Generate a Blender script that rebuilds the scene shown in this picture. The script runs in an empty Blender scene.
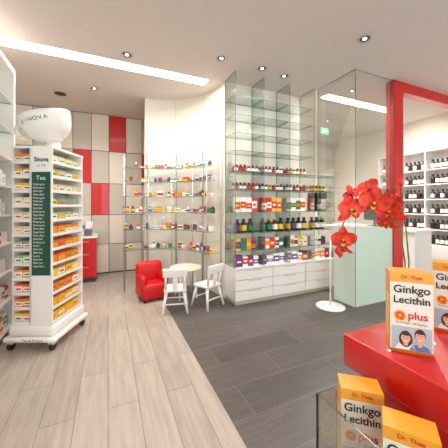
import bpy, bmesh, math, random
from mathutils import Matrix, Vector
R = random.Random(7)
rad = math.radians
scene = bpy.context.scene
try:
    scene.view_settings.view_transform = 'Standard'
except Exception:
    pass
H = 3.25
YAW = rad(-24)

# ---------------- materials ----------------
def lin(c):
    return tuple(((x/255)/12.92 if x/255 <= 0.04045 else (((x/255)+0.055)/1.055)**2.4) for x in c)
MATS = {}
def mat(name, rgb, rough=0.5, metal=0.0, emit=0.0, noise=0.0, coat=0.0, nscale=6):
    if name in MATS: return MATS[name]
    m = bpy.data.materials.new(name); m.use_nodes = True
    nt = m.node_tree; b = nt.nodes['Principled BSDF']
    c = lin(rgb)
    b.inputs['Base Color'].default_value = (*c, 1)
    b.inputs['Roughness'].default_value = rough
    b.inputs['Metallic'].default_value = metal
    if coat: b.inputs['Coat Weight'].default_value = coat
    if emit:
        b.inputs['Emission Color'].default_value = (*c, 1)
        b.inputs['Emission Strength'].default_value = emit
    if noise:
        tc = nt.nodes.new('ShaderNodeTexCoord'); n = nt.nodes.new('ShaderNodeTexNoise')
        n.inputs['Scale'].default_value = nscale
        r = nt.nodes.new('ShaderNodeValToRGB')
        r.color_ramp.elements[0].position = .3; r.color_ramp.elements[1].position = .7
        r.color_ramp.elements[0].color = (*[x*(1-noise) for x in c], 1)
        r.color_ramp.elements[1].color = (*[min(1, x*(1+noise)+noise*.03) for x in c], 1)
        nt.links.new(tc.outputs['Object'], n.inputs['Vector'])
        nt.links.new(n.outputs['Fac'], r.inputs['Fac'])
        nt.links.new(r.outputs['Color'], b.inputs['Base Color'])
    MATS[name] = m
    return m

def glass_mat(name, tint, refl=0.5, diffuse=0.0, dcol=(1,1,1)):
    m = bpy.data.materials.new(name); m.use_nodes = True
    nt = m.node_tree; nt.nodes.clear()
    out = nt.nodes.new('ShaderNodeOutputMaterial')
    tr = nt.nodes.new('ShaderNodeBsdfTransparent'); tr.inputs[0].default_value = (*tint, 1)
    gl = nt.nodes.new('ShaderNodeBsdfGlossy'); gl.inputs['Roughness'].default_value = 0.02
    fr = nt.nodes.new('ShaderNodeFresnel'); fr.inputs['IOR'].default_value = 1.45
    mu = nt.nodes.new('ShaderNodeMath'); mu.operation = 'MULTIPLY'; mu.inputs[1].default_value = refl
    mx = nt.nodes.new('ShaderNodeMixShader')
    nt.links.new(fr.outputs[0], mu.inputs[0]); nt.links.new(mu.outputs[0], mx.inputs[0])
    nt.links.new(tr.outputs[0], mx.inputs[1]); nt.links.new(gl.outputs[0], mx.inputs[2])
    last = mx
    if diffuse:
        df = nt.nodes.new('ShaderNodeBsdfDiffuse'); df.inputs[0].default_value = (*dcol, 1)
        m2 = nt.nodes.new('ShaderNodeMixShader'); m2.inputs[0].default_value = diffuse
        nt.links.new(mx.outputs[0], m2.inputs[1]); nt.links.new(df.outputs[0], m2.inputs[2]); last = m2
    nt.links.new(last.outputs[0], out.inputs[0])
    MATS[name] = m
    return m

glass = glass_mat('clear_glass', (0.97, 0.992, 0.982), 0.45)
frost = glass_mat('frosted_glass', (0.85, 0.94, 0.9), 0.5, 0.75, lin((222, 238, 226)))
gedge = mat('glass_edge_green', (98, 138, 120), 0.2)
gedge_d = mat('glass_edge_dark', (40, 75, 62), 0.2)
white = mat('white_lacquer', (238, 235, 231), 0.35)
wallm = mat('wall_paint_white', (232, 225, 213), 0.6, noise=0.01)
cream = mat('wall_panel_cream', (234, 223, 206), 0.45)
grey_p = mat('wall_panel_greige', (203, 193, 178), 0.4)
redm = mat('red_lacquer', (205, 12, 12), 0.3, coat=0.4)
redf = mat('red_plastic', (200, 14, 18), 0.4)
ceilm = mat('ceiling_paint', (224, 214, 207), 0.8, noise=0.01)
black = mat('black_plastic', (22, 20, 20), 0.4)
dark = mat('dark_gap', (70, 66, 62), 0.6)
metal = mat('brushed_metal', (190, 190, 190), 0.3, 1.0)
light = mat('light_diffuser', (255, 250, 240), 0.5, emit=4.0)
wood = mat('pale_wood', (228, 212, 188), 0.5, noise=0.06)

def palette(d):
    return [mat('print_%d_%d_%d' % c, c, 0.4) for c in d]
mix_cols = palette([(240,240,238),(230,60,50),(250,200,60),(60,130,80),(240,240,240),(90,110,180),(245,245,240),(230,120,40),(200,215,200),(150,60,110),(245,240,225)])
dark_bt = palette([(40,20,18),(55,25,20),(30,30,34),(70,20,20)])
capred = mat('cap_red', (190,30,30), 0.4); capw = mat('cap_white', (245,245,245), 0.4)
labw = mat('label_white', (245,242,235), 0.5); laby = mat('label_yellow', (240,190,40), 0.5)
labr = mat('label_red', (215,40,30), 0.5); labg = mat('label_green', (40,120,70), 0.5)
labb = mat('label_blue', (60,90,160), 0.5); labo = mat('label_orange', (240,140,30), 0.5); labp = mat('label_purple', (110,50,110), 0.5)
labs = [labw, laby, labr, labg, labb, labo, labp]

# ---------------- mesh builder ----------------
class MB:
    def __init__(s): s.bm = bmesh.new(); s.mats = []
    def mi(s, m):
        if m not in s.mats: s.mats.append(m)
        return s.mats.index(m)
    def quad(s, pts, m, smooth=False):
        f = s.bm.faces.new([s.bm.verts.new(p) for p in pts]); f.material_index = s.mi(m); f.smooth = smooth
    def box(s, x0, x1, y0, y1, z0, z1, m, M=None, edge=None):
        co = [(x0,y0,z0),(x1,y0,z0),(x1,y1,z0),(x0,y1,z0),(x0,y0,z1),(x1,y0,z1),(x1,y1,z1),(x0,y1,z1)]
        vs = [s.bm.verts.new(M @ Vector(c) if M else c) for c in co]
        fs = [((0,3,2,1),2),((4,5,6,7),2),((0,1,5,4),1),((2,3,7,6),1),((1,2,6,5),0),((3,0,4,7),0)]
        thin = min(range(3), key=lambda i: (x1-x0, y1-y0, z1-z0)[i])
        for idx, ax in fs:
            f = s.bm.faces.new([vs[i] for i in idx])
            f.material_index = s.mi(edge if (edge and ax != thin) else m)
    def rbox(s, x0, x1, y0, y1, z0, z1, m, r=0.02, M=None, seg=3):
        t = bmesh.new()
        bmesh.ops.create_cube(t, size=1)
        for v in t.verts:
            v.co = Vector(((x0+x1)/2+v.co.x*(x1-x0), (y0+y1)/2+v.co.y*(y1-y0), (z0+z1)/2+v.co.z*(z1-z0)))
        bmesh.ops.bevel(t, geom=t.edges[:], offset=r, segments=seg, affect='EDGES', profile=0.5)
        s.merge(t, m, M)
    def merge(s, t, m, M=None, smooth=True):
        mp = {}
        for v in t.verts: mp[v] = s.bm.verts.new(M @ v.co if M else v.co)
        for f in t.faces:
            try: nf = s.bm.faces.new([mp[v] for v in f.verts])
            except ValueError: continue
            nf.material_index = s.mi(m); nf.smooth = smooth
        t.free()
    def lathe(s, prof, m, M=None, n=20, cap=True):
        rings = []
        for (r, z) in prof:
            ring = []
            for i in range(n):
                a = 2*math.pi*i/n; c = Vector((r*math.cos(a), r*math.sin(a), z))
                ring.append(s.bm.verts.new(M @ c if M else c))
            rings.append(ring)
        k = s.mi(m)
        for a, b in zip(rings, rings[1:]):
            for i in range(n):
                f = s.bm.faces.new([a[i], a[(i+1)%n], b[(i+1)%n], b[i]]); f.material_index = k; f.smooth = True
        if cap:
            for rg in (rings[0][::-1], rings[-1]):
                f = s.bm.faces.new(rg); f.material_index = k
    def cyl(s, cx, cy, z0, z1, r, m, n=12, r2=None, M=None):
        T = Matrix.Translation((cx, cy, 0)); T = M @ T if M else T
        s.lathe([(r, z0), (r if r2 is None else r2, z1)], m, T, n)
    def rod(s, p, q, r1, m, r2=None, n=10):
        p = Vector(p); q = Vector(q); d = q-p
        M = Matrix.Translation(p) @ d.to_track_quat('Z', 'Y').to_matrix().to_4x4()
        s.lathe([(r1, 0), (r1 if r2 is None else r2, d.length)], m, M, n)
    def tube(s, pts, r, m, n=8):
        for a, b in zip(pts, pts[1:]): s.rod(a, b, r, m, n=n)
    def make(s, name, parent=None, loc=(0,0,0), rz=0):
        me = bpy.data.meshes.new(name); s.bm.normal_update(); s.bm.to_mesh(me); s.bm.free()
        for m in s.mats: me.materials.append(m)
        o = bpy.data.objects.new(name, me); scene.collection.objects.link(o)
        o.location = loc; o.rotation_euler[2] = rz
        if parent: o.parent = parent
        return o
def empty(name, loc=(0,0,0), rz=0):
    o = bpy.data.objects.new(name, None); o.location = loc; o.rotation_euler[2] = rz
    o.empty_display_size = 0.1; scene.collection.objects.link(o); return o
def text(name, body, size, m, parent, loc, rot=(math.pi/2,0,0), align='CENTER', sx=1.0, bold=0.0):
    c = bpy.data.curves.new(name, 'FONT'); c.body = body; c.size = size; c.align_x = align; c.align_y = 'CENTER'
    c.offset = bold; c.materials.append(m)
    o = bpy.data.objects.new(name, c); scene.collection.objects.link(o)
    o.location = loc; o.rotation_euler = rot; o.scale = (sx,1,1); o.parent = parent
    return o

# product primitives: M places local frame (x along shelf, -y front)
def pbox(b, M, w, d, h, body, lab, lab2=None):
    b.box(-w/2, w/2, -d/2, d/2, 0, h, body, M)
    z0 = h*R.uniform(.15,.35); z1 = h*R.uniform(.6,.85)
    b.box(-w/2*.98, w/2*.98, -d/2-.0015, -d/2, z0, z1, lab, M)
    if lab2: b.box(-w*.3, w*.3, -d/2-.003, -d/2-.0015, z0+(z1-z0)*.35, z0+(z1-z0)*.65, lab2, M)
def pbottle(b, M, r, h, body, cap, lab, n=10):
    b.lathe([(r,0),(r,h*.66),(r*.45,h*.78),(r*.45,h*.84)], body, M, n)
    b.lathe([(r*.55,h*.84),(r*.55,h)], cap, M, n)
    b.lathe([(r*1.02,h*.15),(r*1.02,h*.55)], lab, M, n, cap=False)

# ---------------- room shell ----------------
U0, U1, V0, V1 = -2.6, 6.2, -2.6, 5.9
# floor material
def floor_material():
    m = bpy.data.materials.new('floor_tiles'); m.use_nodes = True
    nt = m.node_tree; L = nt.links; N = nt.nodes.new; b = nt.nodes['Principled BSDF']
    tc = N('ShaderNodeTexCoord'); sp = N('ShaderNodeSeparateXYZ'); L.new(tc.outputs['Object'], sp.inputs[0])
    sw = N('ShaderNodeCombineXYZ'); L.new(sp.outputs['Y'], sw.inputs['X']); L.new(sp.outputs['X'], sw.inputs['Y'])
    def brick(vec, w, h, c1, c2, mo, ms, off=0.5):
        t = N('ShaderNodeTexBrick'); L.new(vec, t.inputs['Vector']); t.offset = off
        t.inputs['Scale'].default_value = 1; t.inputs['Brick Width'].default_value = w; t.inputs['Row Height'].default_value = h
        t.inputs['Mortar Size'].default_value = ms; t.inputs['Mortar Smooth'].default_value = 0.1
        t.inputs['Color1'].default_value = (*lin(c1),1); t.inputs['Color2'].default_value = (*lin(c2),1); t.inputs['Mortar'].default_value = (*lin(mo),1)
        return t
    w = brick(sw.outputs[0], 1.2, 0.2, (178,166,154), (165,153,142), (135,124,115), 0.003, 0.37)
    g = brick(tc.outputs['Object'], 0.9, 0.3, (94,87,84), (80,74,72), (118,110,104), 0.003, 0.5)
    # grain
    def grain(vec, sc):
        mp = N('ShaderNodeMapping'); L.new(vec, mp.inputs[0]); mp.inputs['Scale'].default_value = sc
        n = N('ShaderNodeTexNoise'); L.new(mp.outputs[0], n.inputs['Vector']); n.inputs['Scale'].default_value = 1; n.inputs['Detail'].default_value = 5
        return n
    n1 = grain(tc.outputs['Object'], (30, 2.5, 1)); n2 = grain(tc.outputs['Object'], (2.5, 30, 1))
    def mul(col, n, lo, hi):
        r = N('ShaderNodeMapRange'); L.new(n.outputs['Fac'], r.inputs[0]); r.inputs[3].default_value = lo; r.inputs[4].default_value = hi
        r.inputs[1].default_value = .3; r.inputs[2].default_value = .7
        x = N('ShaderNodeMixRGB'); x.blend_type = 'MULTIPLY'; x.inputs[0].default_value = 1
        L.new(col, x.inputs[1]); L.new(r.outputs[0], x.inputs[2]); return x.outputs[0]
    wc = mul(w.outputs['Color'], n1, .82, 1.1); gc = mul(g.outputs['Color'], n2, .82, 1.18)
    gt = N('ShaderNodeMath'); gt.operation = 'GREATER_THAN'; gt.inputs[1].default_value = 0.73; L.new(sp.outputs['X'], gt.inputs[0])
    mx = N('ShaderNodeMixRGB'); L.new(gt.outputs[0], mx.inputs[0]); L.new(wc, mx.inputs[1]); L.new(gc, mx.inputs[2])
    L.new(mx.outputs[0], b.inputs['Base Color']); b.inputs['Roughness'].default_value = 0.36
    return m
b = MB(); b.box(U0, U1, V0, V1, -0.1, 0, floor_material()); b.make('floor')
# ceiling with real recessed slots: build as slabs around the slots
b = MB()
S1 = (-2.2, 1.36, 3.60, 3.80)   # main slot u0,u1,v0,v1
S2 = (3.35, 5.3, 3.25, 3.43)
def slab(u0,u1,v0,v1): b.box(u0,u1,v0,v1,H,H+.12,ceilm)
slab(U0,U1,V0,S2[2]); slab(U0,S2[0],S2[2],S2[3]); slab(S2[1],U1,S2[2],S2[3])
slab(U0,U1,S2[3],S1[2]); slab(U0,S1[0],S1[2],S1[3]); slab(S1[1],U1,S1[2],S1[3]); slab(U0,U1,S1[3],V1)
b.make('ceiling')
for i, s in enumerate((S1, S2)):
    b = MB(); b.box(s[0]+.004, s[1]-.004, s[2]+.004, s[3]-.004, H+.05, H+.1, light); b.make('ceiling_light_strip')
b = MB(); b.box(U0-.1, U0, V0, V1, 0, H, wallm); b.make('wall_left')
b = MB(); b.box(U1, U1+.1, V0, V1, 0, H, wallm); b.make('wall_right')
b = MB(); b.box(U0, U1, V1, V1+.1, 0, H, wallm); b.make('wall_back')
# unseen shop front wall; window openings added to let world light in
b = MB()
b.box(U0,U1,V0-.1,V0,0,.3,wallm); b.box(U0,U1,V0-.1,V0,2.9,H,wallm)
for u in (-2.6,-.5,1.7,3.9,6.0): b.box(u,u+.2,V0-.1,V0,.3,2.9,wallm)
b.make('wall_front')
for i,u in enumerate((-2.4,-.3,1.9,4.1)):
    b = MB(); b.box(u,u+1.9+(.1 if i else 0)-.1,V0-.06,V0-.05,.3,2.9,glass,edge=gedge); b.make('added_window_%d' % (i+1))

# panelled back wall (checker of red / cream panels)
b = MB()
pw = 0.325; u = -1.61; col = 0
zs = [0.02, 0.60, 1.20, 1.84, 2.5, 3.24]
while u < 1.9:
    for r_ in range(5):
        m_ = cream
        key = (col, r_)
        if key in ((5,4),(4,2),(3,3),(7,3),(1,2)): m_ = redm
        elif (col + r_) % 2: m_ = grey_p
        b.box(u+.006, u+pw-.006, V1-.05, V1-.001, zs[r_]+.006, zs[r_+1]-.006, m_)
    u += pw; col += 1
b.box(-1.6, 1.9, V1-.02, V1-.0005, 0.0, H-.001, dark)
b.make('wall_panel_cladding')

# ---------------- curved wall ----------------
cx, cy, ra, rb = 0.58, 3.55, 1.02, 1.12
def arc(t, off=0.0):   # t 0 at A (left), 1 at B
    a = math.pi/2*(1-t); return Vector((cx+(ra-off)*math.cos(a), cy+(rb-off)*math.sin(a), 0))
b = MB(); n = 40
for i in range(n):
    t0, t1 = i/n, (i+1)/n
    p0, p1, q0, q1 = arc(t0), arc(t1), arc(t0,-.08), arc(t1,-.08)
    z0, z1 = Vector((0,0,0)), Vector((0,0,H))
    b.quad([p0+z0,p1+z0,p1+z1,p0+z1], wallm, True)
    b.quad([q1+z0,q0+z0,q0+z1,q1+z1], wallm, True)
p0, q0 = arc(0), arc(0,-.08)
b.quad([q0,p0,p0+z1,q0+z1], wallm)
for t in (.33,.66):
    p = arc(t, .001); 
    b.cyl(p.x, p.y, 0, H, .004, grey_p, 6)
b.make('wall_curved')

# straight back wall behind product unit, and divider
b = MB(); b.box(1.6, 3.02, 3.56, 3.66, 0, H, wallm); b.make('wall_partition')
b = MB(); b.box(2.92, 3.02, 3.66, V1, 0, H, wallm); b.make('wall_divider')

# ---------------- curved glass shelving ----------------
sh = empty('curved_glass_shelving')
zsh = [2.01, 1.78, 1.54, 1.28, 1.0, 0.68]
def path():
    pts = [(Vector((0.22,4.67,0)), Vector((0.22,4.40,0)))]
    for i in range(17):
        t = i/16*.97
        pts.append((arc(t,.02), arc(t,.29)))
    return pts
P = path()
b = MB()
for z in zsh:
    for (a0,i0),(a1,i1) in zip(P,P[1:]):
        for zz, m_, fl in ((z, glass, 0),(z-.012, glass, 1)):
            q = [a0,i0,i1,a1] if not fl else [a1,i1,i0,a0]
            b.quad([Vector((p.x,p.y,zz)) for p in q], m_)
        b.quad([(i0.x,i0.y,z-.012),(i1.x,i1.y,z-.012),(i1.x,i1.y,z),(i0.x,i0.y,z)], gedge)
    a, i_ = P[0]
    b.quad([(a.x,a.y,z-.012),(i_.x,i_.y,z-.012),(i_.x,i_.y,z),(a.x,a.y,z)], gedge)
b.make('glass_shelves', sh)
b = MB()
for p in ((.24,4.63),(.24,4.43)): b.cyl(p[0],p[1],0,2.2,.008,metal,8)
for t in (.02,.34,.66,.95):
    p = arc(t,.03); b.cyl(p.x,p.y,0,2.3,.008,metal,8)
    q = arc(t,.27); b.cyl(q.x,q.y,.0,2.02,.005,metal,8)
b.make('shelf_posts', sh)
b = MB()
for k, z in enumerate(zsh):
    s_ = 0.0; L_ = 2.05
    while s_ < L_:
        w = R.uniform(.045,.12)
        if R.random() < .22: s_ += .08; continue
        if s_ < .34:
            c = Vector((.24+s_+.02, 4.5, 0)); ang = 0
        else:
            t = (s_-.34)/1.72*.94+.01
            c = arc(t,.15); d = arc(t+.01,.15)-arc(t-.01,.15); ang = math.atan2(d.y,d.x)
        M = Matrix.Translation((c.x,c.y,z)) @ Matrix.Rotation(ang,4,'Z')
        if R.random() < .45:
            pbottle(b, M, min(w,.06)/2, R.uniform(.07,.11), R.choice(mix_cols+dark_bt+dark_bt), R.choice([capw,capred,black]), R.choice(labs))
        else:
            pbox(b, M, w, .06, R.uniform(.04,.10) if k else R.uniform(.03,.07), R.choice(mix_cols), R.choice(labs), R.choice(labs))
        s_ += w+.012
b.make('shelf_products', sh)

# ---------------- drawer cabinet + glass product unit ----------------
un = empty('glass_display_shelving')
b = MB()
b.box(1.62,3.42,3.24,3.54,0.0,.06,grey_p)
b.box(1.6,3.44,3.22,3.55,.06,.50,white)
b.box(1.595,3.445,3.195,3.55,.50,.52,white)
for i in range(3):
    u0 = 1.6+i*.613
    for j in range(3):
        z0 = .068+j*.144
        b.box(u0+.006,u0+.607,3.2,3.22,z0,z0+.136,white)
        b.box(u0+.2,u0+.41,3.192,3.2,z0+.118,z0+.128,grey_p)
        b.box(u0+.006,u0+.607,3.2195,3.2205,z0+.136,z0+.144,dark)
b.make('drawer_cabinet', un)
b = MB()
fins = [1.60, 2.06, 2.52, 3.0]
for u in fins: b.box(u-.005,u+.005,3.2,3.55,.522,H-.002,glass,edge=gedge)
rows = [2.94,2.68,2.42,2.17,1.88,1.62,1.30,1.0,.75]
for i,z in enumerate(rows):
    for u0,u1 in zip(fins,fins[1:]):
        b.box(u0+.006,u1-.006,3.24,3.55,z-.008,z,glass,edge=gedge)
    if 3 < i: b.box(3.006,3.42,3.24,3.55,z-.008,z,glass,edge=gedge)
b.box(3.42,3.43,3.2,3.55,.522,2.0,glass,edge=gedge)
b.make('glass_fins_and_shelves', un)
b = MB()
def fill(z, kind, ua=1.64, ub=3.38):
    u = ua
    while u < ub-.05:
        def ok(w): return all(not (u-.008 < f < u+w+.012) for f in fins)
        if kind == 'dark':
            w = .062
            if not ok(w): u += .01; continue
            pbottle(b, Matrix.Translation((u+w/2,3.33,z)), .027, .105, R.choice(dark_bt), R.choice([black,black,capred,capw]), R.choice([labw,labr,labw,laby]))
            pbottle(b, Matrix.Translation((u+w/2,3.42,z)), .027, .105, R.choice(dark_bt), R.choice([black,capred]), R.choice([labw,labr]))
            u += w+.006
        elif kind == 'tall':
            w = .085
            if not ok(w): u += .01; continue
            c = int((u-ua)/.27) % 4
            body = [labw, labr, laby, labw][c]; lab = [labr, labw, labr, labg][c]; l2 = [laby, labr, labw, labo][c]
            pbox(b, Matrix.Translation((u+w/2,3.34,z)), w, .08, .21, body, lab, l2)
            u += w+.007
        elif kind == 'jar':
            w = .10
            if not ok(w): u += .01; continue
            c = R.choice([black, black, labp, laby])
            pbottle(b, Matrix.Translation((u+w/2,3.34,z)), .045, .2, black, c, R.choice([laby,labw,labo,labp,labg]), 14)
            u += w+.008
        elif kind == 'mid':
            w = R.choice([.07,.09])
            if not ok(w): u += .01; continue
            pbox(b, Matrix.Translation((u+w/2,3.34,z)), w, .08, R.uniform(.12,.18), R.choice([labg,laby,labw,labo,labr,labp,labw]), R.choice(labs), R.choice(labs))
            u += w+.006
        else:
            w = R.choice([.08,.11])
            if not ok(w): u += .01; continue
            pbox(b, Matrix.Translation((u+w/2,3.32,z)), w, .08, R.uniform(.11,.16), R.choice([labw,labw,labp,labw]), R.choice([labr,labp,labb,labo]), labw)
            u += w+.008
fill(1.88,'dark',1.64,2.97); fill(1.62,'dark',1.64,3.4)
fill(1.30,'tall',1.64,3.1); fill(1.0,'jar'); fill(.75,'mid'); fill(.521,'low')
b.make('shelf_products', un)

# espresso machine standing on unit shelf
b = MB()
b.rbox(3.12,3.34,3.27,3.5,1.301,1.34,black,.008); b.rbox(3.12,3.34,3.40,3.5,1.34,1.60,black,.01)
b.rbox(3.12,3.34,3.27,3.5,1.5,1.606,black,.012); b.cyl(3.22,3.33,1.46,1.5,.02,metal)
b.cyl(3.22,3.33,1.342,1.41,.03,white,14)
b.make('coffee_machine', un)

# ---------------- glass partitions, frosted screen, red frame ----------------
gp = empty('glass_partition')
b = MB()
b.box(3.06,3.07,2.5,3.19,1.1,H-.002,glass,edge=gedge)
b.box(3.075,3.84,2.5,2.51,1.1,H-.002,glass,edge=gedge)
b.make('clear_panels', gp)
b = MB()
b.box(3.06,3.07,2.5,2.86,0.01,1.095,frost,edge=gedge)
b.box(3.075,3.84,2.5,2.51,0.01,1.095,frost,edge=gedge)
b.make('frosted_panels', gp)
b = MB()
b.box(3.845,4.06,2.48,2.6,0,H-.001,redm); b.box(4.06,6.19,2.48,2.6,H-.15,H-.001,redm)
b.make('red_door_frame')

# back-room bottle shelf on right wall
bs = empty('bottle_shelving')
b = MB()
b.box(6.15,6.19,2.65,4.15,0,2.5,white)
for v in (2.65,3.15,3.65,4.13): b.box(5.86,6.15,v,v+.02,0,2.5,white)
bz = [.6,.9,1.2,1.5,1.8,2.1,2.48]
for z in bz: b.box(5.86,6.15,2.65,4.15,z,z+.02,white)
b.box(5.85,5.86,2.66,4.14,.02,.6,white)
b.make('carcass', bs)
b = MB()
for z in bz[:-1]:
    for (va,vb) in ((2.68,3.14),(3.18,3.64),(3.68,4.12)):
        v = va+.04
        while v < vb-.03:
            M = Matrix.Translation((5.93,v,z+.02)) @ Matrix.Rotation(-math.pi/2,4,'Z')
            pbottle(b, M, .036, .19, R.choice(dark_bt[:3]), black, R.choice([labw,dark_bt[0],labw]), 10)
            v += .082
b.make('brown_bottles', bs)

# service desk in the back room
b = MB()
b.box(4.9,5.4,2.8,4.6,0,.92,white); b.box(4.86,5.44,2.76,4.64,.92,.96,white); b.box(4.89,4.9,2.85,4.55,.1,.14,grey_p)
b.make('service_desk')
b = MB()
b.box(5.0,5.22,3.6,3.8,.961,.975,black); b.box(5.1,5.13,3.68,3.72,.975,1.1,black); b.rbox(5.1,5.13,3.45,3.95,1.08,1.4,black,.008)
b.make('computer_monitor')
# exit sign
b = MB()
gs = mat('exit_green',(20,150,80),.4,emit=1.2)
b.box(3.7,3.9,3.78,3.80,2.76,2.88,gs); b.box(3.74,3.79,3.777,3.78,2.79,2.85,labw); b.box(3.8,3.86,3.777,3.78,2.81,2.83,labw)
b.cyl(3.8,3.79,2.88,H,.006,metal,6)
b.make('exit_sign')

# ---------------- downlights ----------------
def downlight(u, v, on=True):
    b = MB()
    b.lathe([(.065,H-.012),(.06,H-.012),(.05,H-.004),(.048,H-.001)][::1], metal, Matrix.Translation((u,v,0)), 24, cap=False)
    b.lathe([(.048,H-.003),(.02,H-.003)], dark, Matrix.Translation((u,v,0)), 24, cap=False)
    b.cyl(u,v,H-.01,H-.001,.022,light if on else dark,16)
    b.make('ceiling_downlight')
for (u,v) in ((.21,3.4),(1.9,3.0),(2.3,3.05),(-.2,4.6),(.1,2.2),(1.3,3.0),(2.6,2.0),(3.6,3.0),(4.4,4.3)): downlight(u,v)
b = MB(); b.cyl(-.72,5.0,H-.02,H-.001,.1,grey_p,28); b.cyl(-.72,5.0,H-.025,H-.02,.085,dark,28); b.make('ceiling_speaker')

# ---------------- kids table and chairs ----------------
b = MB()
TB = (1.08,3.86,0)
b.lathe([(.23,.435),(.24,.44),(.24,.458),(.23,.463)], wood, Matrix.Translation(TB), 36)
for a in range(4):
    an = rad(45+90*a); b.rod((TB[0]+.19*math.cos(an),TB[1]+.19*math.sin(an),0),(TB[0]+.14*math.cos(an),TB[1]+.14*math.sin(an),.436),.014,white,.02)
b.make('kids_table')
def chair(loc, rz):
    e = empty('kids_chair', loc, rz)
    b = MB(); b.rbox(-.145,.145,-.135,.135,.275,.31,white,.012); b.make('seat', e)
    b = MB()
    for sx in (-1,1):
        for sy in (-1,1): b.rod((sx*.16,sy*.16,0),(sx*.11,sy*.10,.276),.015,white,.022)
    b.rod((-.135,-.125,.12),(.135,-.125,.12),.009,white); b.rod((-.135,.125,.12),(.135,.125,.12),.009,white)
    b.make('legs', e)
    b = MB()
    for sx in (-.115,.115): b.rod((sx,.115,.3),(sx*1.05,.16,.56),.017,white)
    b.rbox(-.032,.032,-.008,.008,0,.2,white,.007,Matrix.Translation((0,.125,.3)) @ Matrix.Rotation(rad(-9),4,'X'))
    M = Matrix.Translation((0,.158,.53)) @ Matrix.Rotation(rad(-8),4,'X')
    b.rbox(-.155,.155,-.014,.014,-.055,.06,white,.013,M)
    b.make('backrest', e)
chair((.82,3.44,0), rad(165)); chair((1.27,3.42,0), rad(205))
# red kids armchair
b = MB()
b.rbox(-.19,.19,-.17,.19,.03,.26,redf,.05); b.rbox(-.2,.2,.08,.21,.1,.54,redf,.065)
b.rbox(-.21,-.115,-.16,.17,.06,.38,redf,.045); b.rbox(.115,.21,-.16,.17,.06,.38,redf,.045)
for sx in (-.14,.14):
    for sy in (-.12,.14): b.cyl(sx,sy,0,.04,.02,black)
b.make('kids_armchair', None, (.60,4.0,0), rad(10))

# red cabinet left + small display
b = MB()
b.box(-1.2,-.22,5.3,5.8,0,.08,dark); b.box(-1.2,-.2,5.28,5.82,.08,.8,redm); b.box(-1.22,-.18,5.26,5.83,.8,.83,white)
for i in range(3): b.box(-.7,-.21,5.268,5.28,.1+i*.23,.31+i*.23,redm); b.box(-.6,-.32,5.25,5.268,.27+i*.23,.285+i*.23,metal)
b.make('red_drawer_cabinet')
b = MB()
for i in range(4):
    for j in range(3):
        M = Matrix.Translation((-.72+i*.13, 5.38+j*.12, .83+0))
        pbox(b, M, .11,.07,.12+.07*j, R.choice(mix_cols), R.choice(labs), R.choice(labs))
b.make('boxed_products')

# ---------------- left wall shelf unit ----------------
ls = empty('tall_product_shelving')
b = MB()
b.box(-1.4,-.95,3.56,3.61,0,2.9,white); b.box(-1.4,-1.37,2.3,3.56,0,2.9,white); b.box(-1.4,-.95,2.27,2.3,0,2.9,white)
b.box(-1.37,-.95,2.3,3.56,2.85,2.9,white)
lz = [.08,.38,.68,.98,1.28,1.58,1.88]
for z in lz: b.box(-1.37,-.96,2.3,3.56,z,z+.02,white)
for z in (2.18,2.5): b.box(-1.37,-.97,2.31,3.55,z,z+.008,glass,edge=gedge)
b.make('carcass', ls)
b = MB()
for z in lz[:-1]:
    v = 2.36
    while v < 3.46:
        w = R.uniform(.06,.11)
        M = Matrix.Translation((-1.05,v+w/2,z+.02)) @ Matrix.Rotation(math.pi/2,4,'Z')
        pbox(b, M, w, .1, R.uniform(.11,.18), R.choice([labo,labw,labw,labr] if z<1 else [labw,labw,mix_cols[8],labw,mix_cols[10]]), R.choice([labw,labo,labw,labg] if z<1 else [labw,mix_cols[8],mix_cols[10],grey_p]), labw)
        v += w+.01
b.make('shelf_products', ls)

# ---------------- rotating display tower ----------------
tw = empty('tea_display_stand', (-.568,3.296,0), YAW)
b = MB()
b.rbox(-.25,.25,-.31,.31,.085,.13,white,.015); b.rbox(-.22,.22,-.285,.285,.13,.24,white,.03)
for sx in (-.2,.2):
    for sy in (-.26,.26):
        T = Matrix.Translation((sx,sy,.04)) @ Matrix.Rotation(math.pi/2,4,'Y')
        b.lathe([(.03,-.02),(.04,-.015),(.04,.015),(.03,.02)], black, T, 18); b.cyl(sx,sy,.04,.087,.012,metal,8)
        b.box(sx-.028,sx+.028,sy-.03,sy+.03,.06,.088,grey_p)
b.make('base', tw)
b = MB()
b.box(-.02,.0,-.27,.27,.24,1.95,white)                # spine
b.box(-.02,.2,-.27,-.255,.24,1.95,white)              # sign end panel
b.box(-.02,.2,.255,.27,.24,1.95,white)
b.box(-.2,-.19,-.25,.27,.24,1.95,white)
b.box(-.2,-.02,.0,.02,.24,1.95,white)
b.box(-.205,.205,-.275,.275,1.95,1.97,white)
tz = [.24+i*.142 for i in range(12)]
for z in tz:
    b.box(0,.2,-.255,.255,z,z+.008,white); b.box(.195,.2,-.255,.255,z,z+.03,white)
    b.box(-.19,-.02,-.26,0,z,z+.008,white); b.box(-.19,-.02,-.265,-.26,z,z+.03,white)
b.make('frame', tw)
b = MB()
rowc = [(250,190,40),(245,170,50),(240,140,40),(250,200,90),(240,130,40),(235,120,60),(240,150,60),(170,190,140),(140,170,140),(228,215,160),(205,210,170),(232,226,190)]
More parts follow.
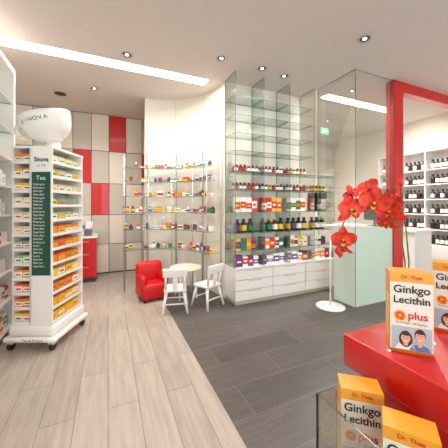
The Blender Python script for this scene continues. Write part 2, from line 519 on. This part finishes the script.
for k,z in enumerate(tz):
    pc = mat('tea_box_%d'%k, rowc[k], .45)
    for j in range(4):
        for d in (0,1):
            M = Matrix.Translation((.13-.07*d, -.188+j*.125, z+.0085+.0)) @ Matrix.Rotation(math.pi/2,4,'Z')
            pbox(b, M, .115, .065, .085+.008*d, pc, R.choice([labw,labw,pc,pc,laby]), R.choice([labr,labg,labo,pc,pc]))
    for j in range(2):
        M = Matrix.Translation((-.148+j*.084, -.2, z+.0085))
        pbox(b, M, .078, .08, .09, mat('tea_box_%d'%((k+3)%12), rowc[(k+3)%12], .45), labw, R.choice([labr,labg,labo]))
b.make('tea_boxes', tw)
dgreen = mat('sign_green',(22,78,62),.4)
b = MB(); b.box(.005,.185,-.2745,-.2705,.72,1.72,dgreen); b.make('green_sign', tw)
for i in range(25):
    text('sign_line', R.choice(['Erkaltung tee','Magen Darm','Nieren Blase','Kamille','Pfefferminz','Salbei blatt']), .026, labw, tw, (.02,-.2755,1.6-i*.033), align='LEFT', sx=.8)
text('sign_title','Tee',.06,labw,tw,(.095,-.2755,1.66))
text('sign_logo','Sinova',.06,dgreen,tw,(.095,-.2712,1.84),bold=.002,sx=.9)
text('sign_logo_sub','seit 1930',.03,dgreen,tw,(.095,-.2712,1.78),sx=.8)
text('header_label','Tee & Kräuter',.035,dgreen,tw,(.04,-.3112,.108),sx=1)
# giant cup
M = Matrix.Translation((.06,-.04,2.07)) @ Matrix.Rotation(rad(10),4,'X') @ Matrix.Rotation(rad(-14),4,'Y') @ Matrix.Scale(.94,4)
b = MB()
prof = [(.09,-.01),(.1,0),(.1,.012),(.15,.03),(.2,.08),(.232,.15),(.25,.24),(.256,.29),(.25,.292),(.243,.285),(.235,.2),(.21,.12),(.16,.06),(.02,.04)]
b.lathe(prof, white, M, 48)
hp = [M @ Vector((-.225-.1*math.sin(a), -.06, .17-.08*math.cos(a))) for a in [math.pi*i/12 for i in range(13)]]
b.tube(hp, .02, white, 12)
b.make('giant_tea_cup', tw)
for i,ch in enumerate('SINOVA'):
    a = rad(-90-22+i*11)
    Mt = M @ Matrix.Rotation(a+math.pi/2,4,'Z') @ Matrix.Translation((0,-.2525,.21)) @ Matrix.Rotation(math.pi/2-rad(10),4,'X')
    t = text('cup_letter', ch, .06, dgreen, tw, (0,0,0)); t.matrix_local = Mt
b = MB(); b.cyl(.06,-.04,1.97,2.06,.07,white,20); b.make('cup_mount', tw)

# ---------------- floor stand ----------------
b = MB()
b.lathe([(.19,0),(.19,.008),(.17,.014),(.02,.02)], white, Matrix.Translation((2.80,2.68,0)), 40)
b.cyl(2.80,2.68,.018,1.1,.011,white,14)
b.lathe([(.03,1.1),(.1,1.115),(.1,1.125),(.03,1.13)], white, Matrix.Translation((2.80,2.68,0)), 30)
b.make('floor_stand')

# ---------------- foreground red counter ----------------
b = MB()
b.rbox(.62,1.45,-.7,.547,.94,1.03,redm,.004,seg=2)
b.box(.66,1.4,-.68,.5,.0,.94,redm)
b.make('red_counter')
gb = empty('glass_display_bin')
b = MB()
b.box(.475,.615,.16,.50,.757,.765,glass,edge=gedge_d)
b.box(.475,.479,.16,.50,.765,.93,glass,edge=gedge_d)
b.box(.479,.615,.496,.50,.765,.93,glass,edge=gedge_d)
b.box(.479,.615,.16,.164,.765,.93,glass,edge=gedge_d)
b.make('glass_panes', gb)
b = MB()
for v in (.2,.46): b.box(.49,.66,v-.01,v+.01,.743,.757,metal)
b.make('brackets', gb)

orange = mat('carton_orange',(236,166,50),.35); orangeD = mat('carton_brown',(190,105,35),.35); txt = mat('ink_dark',(35,35,40),.5)
cart = mat('carton_white',(236,231,221),.35); skin = mat('print_skin',(228,178,145),.5); hair = mat('print_hair',(62,40,28),.5); shirt = mat('print_shirt',(90,120,180),.5)
def carton(loc, rz):
    e = empty('supplement_carton', loc, rz); e.scale = (.93,.93,.94)
    w,d,h = .097,.06,.213
    b = MB()
    b.box(-w/2,w/2,-d/2,d/2,0,h,cart)
    f = -d/2-.0006
    b.box(-w/2-.0005,w/2+.0005,-d/2-.0006,d/2+.0005,h-.026,h+.0004,orange)
    b.box(-w/2-.0006,-w/2,-d/2-.0003,d/2,.0,h-.026,orange)
    b.box(w/2,w/2+.0006,-d/2-.0003,d/2,.0,h-.026,orange)
    b.box(-w/2,w/2,f,-d/2,.0,.008,orangeD)
    for zz in range(9): b.box(-w/2-.001,-w/2-.0006,-.02,.018,.03+zz*.014,.034+zz*.014,cart)
    b.box(-w/2+.003,w/2-.003,f,-d/2,.008,.07,mat('print_pale_blue',(176,190,200),.5))
    def disc(cx,cz,rx,rz_,m,dy,squash=0):
        vs=[(cx+rx*math.cos(2*math.pi*i/24)*(1-squash*max(0,-math.sin(2*math.pi*i/24))), f-dy, cz+rz_*math.sin(2*math.pi*i/24)) for i in range(24)]
        b.quad(vs,m)
    for (cx_,cz_,sm,long_) in ((.019,.046,shirt,0),(-.013,.038,labw,1)):
        b.quad([(cx_-.024,f-.0002,.009),(cx_+.024,f-.0002,.009),(cx_+.018,f-.0002,.022),(cx_+.005,f-.0002,.027),(cx_-.005,f-.0002,.027),(cx_-.018,f-.0002,.022)],sm)
        if long_: disc(cx_,cz_-.001,.0155,.021,hair,.00025)
        b.quad([(cx_-.005,f-.0003,.020),(cx_+.005,f-.0003,.020),(cx_+.005,f-.0003,.034),(cx_-.005,f-.0003,.034)],skin)
        disc(cx_,cz_+.005,.0125,.0165,hair,.0004); disc(cx_,cz_,.0108,.015,skin,.0006,.3)
        disc(cx_+.001,cz_+.0125,.010,.0045,hair,.0008)
        for ex in (-.0042,.0042):
            disc(cx_+ex,cz_+.003,.0015,.0007,txt,.0008); disc(cx_+ex,cz_+.0055,.0024,.0005,hair,.0008)
        disc(cx_,cz_-.0015,.0012,.002,mat('print_shade',(205,150,118),.5),.0008)
        disc(cx_,cz_-.0068,.0042,.0012,labw,.0008)
    disc(-.026,.098,.014,.014,orange,.0003)
    b.make('carton_box', e)
    F = f-.0009
    text('logo','Dr. Thea',.013,labr,e,(0,F,h-.012),bold=.0003)
    text('title_1','Ginkgo',.0285,txt,e,(0,F,h-.045),bold=.0005)
    text('title_2','Lecithin',.0265,txt,e,(0,F,h-.073),bold=.0005)
    text('title_q','Q',.024,labr,e,(-.026,F,.098),bold=.0006)
    text('title_3','plus',.028,labr,e,(.014,F,.1),bold=.0004)
    text('subtitle','fit im Kopf · 40 Kapseln',.0075,txt,e,(0,F,.08))
carton((.708,.42,1.0305), YAW+rad(-22))
carton((.93,.428,1.0305), YAW+rad(-38))
carton((.558,.444,.7655), YAW+rad(-16))
carton((.546,.322,.7655), YAW+rad(-30))

# ---------------- orchid ----------------
oe = empty('potted_orchid', (.795,.478,1.0305), YAW)
ored = mat('orchid_red',(232,58,32),.5,noise=.4,nscale=55); ored2 = mat('orchid_red_deep',(212,32,22),.5,noise=.35,nscale=55)
olip = mat('orchid_lip',(130,12,25),.4); oyel = mat('orchid_yellow',(245,180,60),.5)
stemm = mat('orchid_stem',(90,110,45),.5); leafm = mat('orchid_leaf',(50,95,45),.4)
b = MB(); b.lathe([(.026,0),(.03,.004),(.037,.09),(.039,.095),(.036,.095),(.034,.085),(.01,.083)], metal, None, 28); b.make('pot', oe)
b = MB()
def petal(b, M, L_, W_, cup, m, n=10):
    rows_ = []
    ph = R.uniform(0,6)
    for i in range(n+1):
        t = i/n; wv = W_*math.sin(math.pi*min(1,(t*.93+.05)))**.7
        row=[]
        for s_ in (-1,-.66,-.33,0,.33,.66,1):
            ruff = .05*W_*math.sin(9*t+ph+s_*2)*abs(s_)
            row.append(b.bm.verts.new(M @ Vector((s_*wv/2, t*L_, cup*(t*t)*L_ + .16*s_*s_*wv + ruff + .05*wv*max(0,.3-abs(s_))))))
        rows_.append(row)
    k=b.mi(m)
    for r0,r1 in zip(rows_,rows_[1:]):
        for j in range(6):
            f=b.bm.faces.new([r0[j],r0[j+1],r1[j+1],r1[j]]); f.material_index=k; f.smooth=True
def flower(b, c, yaw, pitch, s=1, roll=0):
    M0 = Matrix.Translation(c) @ Matrix.Rotation(yaw,4,'Z') @ Matrix.Rotation(math.pi/2+pitch,4,'X') @ Matrix.Rotation(roll,4,'Z')
    for a,L_,W_ in ((0,.05,.034),(128,.046,.03),(-128,.046,.03)):
        petal(b, M0 @ Matrix.Rotation(rad(a),4,'Z'), L_*s, W_*s, -.25, ored2)
    for a in (66,-66):
        petal(b, M0 @ Matrix.Translation((0,0,.004)) @ Matrix.Rotation(rad(a),4,'Z'), .05*s, .052*s, .25, ored)
    for a in (150,210):
        petal(b, M0 @ Matrix.Translation((0,0,.007)) @ Matrix.Rotation(rad(a),4,'Z') @ Matrix.Rotation(rad(40),4,'X'), .018*s, .012*s, .5, olip)
    petal(b, M0 @ Matrix.Translation((0,0,.007)) @ Matrix.Rotation(rad(180),4,'Z') @ Matrix.Rotation(rad(30),4,'X'), .026*s, .016*s, .5, oyel)
    b.lathe([(.003*s,0),(.0055*s,.006*s),(.002*s,.013*s)], oyel, M0 @ Matrix.Translation((0,0,.004)), 10)
FL = [((-.17,-.01,.355),35,0,.9,10),((-.112,-.03,.375),5,.15,.9,-14),((-.055,-.02,.35),-35,0,.85,12),((-.022,.01,.395),-70,.1,.75,0),
      ((-.085,.04,.42),-10,-.35,.65,25),((-.15,.03,.405),50,-.2,.55,-20),((-.185,.0,.27),15,.25,.75,0),((-.165,.02,.238),-40,.4,.45,0),((-.035,.03,.315),-50,.2,.62,10)]
for c,y,p,s,r_ in FL: flower(b, c, rad(y-30), p, s, rad(r_))
for c in ((-.2,.0,.235),(-.188,.01,.225),(-.015,.0,.435)):
    b.lathe([(.001,-.012),(.007,-.006),(.008,.002),(.004,.011),(.001,.014)], ored2, Matrix.Translation(c), 12)
b.make('blossoms', oe)
b = MB()
stem = [(0,0,.08),(.004,.01,.2),(-.004,.02,.3),(-.03,.03,.375),(-.08,.03,.4),(-.13,.02,.385),(-.165,.02,.34),(-.185,.02,.28),(-.19,.01,.23)]
b.tube(stem, .0022, stemm, 8)
stem2 = [(.004,0,.08),(.016,.01,.2),(.014,.02,.3),(0,.02,.38),(-.015,.0,.435)]
b.tube(stem2, .002, stemm, 8)
b.make('stems', oe)
b = MB()
for a,L_ in ((20,.1),(140,.11),(250,.08)):
    petal(b, Matrix.Translation((0,0,.085)) @ Matrix.Rotation(rad(a),4,'Z') @ Matrix.Rotation(rad(50),4,'X'), L_*.7, .03, -.35, leafm)
b.make('leaves', oe)

# ---------------- lights ----------------
def area(name, loc, sx, sy, power, col=(1,.96,.9)):
    l = bpy.data.lights.new(name,'AREA'); l.shape='RECTANGLE'; l.size=sx; l.size_y=sy; l.energy=power; l.color=col
    o = bpy.data.objects.new(name,l); o.location=loc; scene.collection.objects.link(o); return o
area('strip_lamp_main',(-.4,3.7,H+.045),3.4,.18,60)
area('strip_lamp_rear',(4.3,3.34,H+.045),1.9,.16,110)
for (u,v,e) in ((.21,3.4,42),(1.9,3.0,58),(-.2,4.6,75),(.1,2.2,42),(1.3,3.0,48),(2.6,2.0,72),(3.6,3.0,80),(4.4,4.3,110),(.8,.3,55),(-1,1,55),(2.5,0,55),(4.6,3.0,80)):  # last lamp has no fixture, added to brighten the back room
    l = bpy.data.lights.new('downlight_or_fill_lamp','SPOT'); l.energy=e; l.spot_size=rad(140); l.spot_blend=.8; l.shadow_soft_size=.09; l.color=(1,.955,.9)
    o = bpy.data.objects.new('downlight_or_fill_lamp',l); o.location=(u,v,H-.03); scene.collection.objects.link(o)
w = bpy.data.worlds.new('World'); scene.world = w; w.use_nodes = True
w.node_tree.nodes['Background'].inputs[0].default_value = (.97,.98,1,1)
w.node_tree.nodes['Background'].inputs[1].default_value = 4.0

# ---------------- camera ----------------
cam = bpy.data.cameras.new('Camera'); co = bpy.data.objects.new('Camera', cam); scene.collection.objects.link(co)
cam.sensor_width = 36; cam.lens = 36*260/448; cam.clip_start = .02; cam.shift_y = -19/448
co.location = (0,0,1.4); co.rotation_euler = (math.pi/2,0,YAW)
scene.camera = co
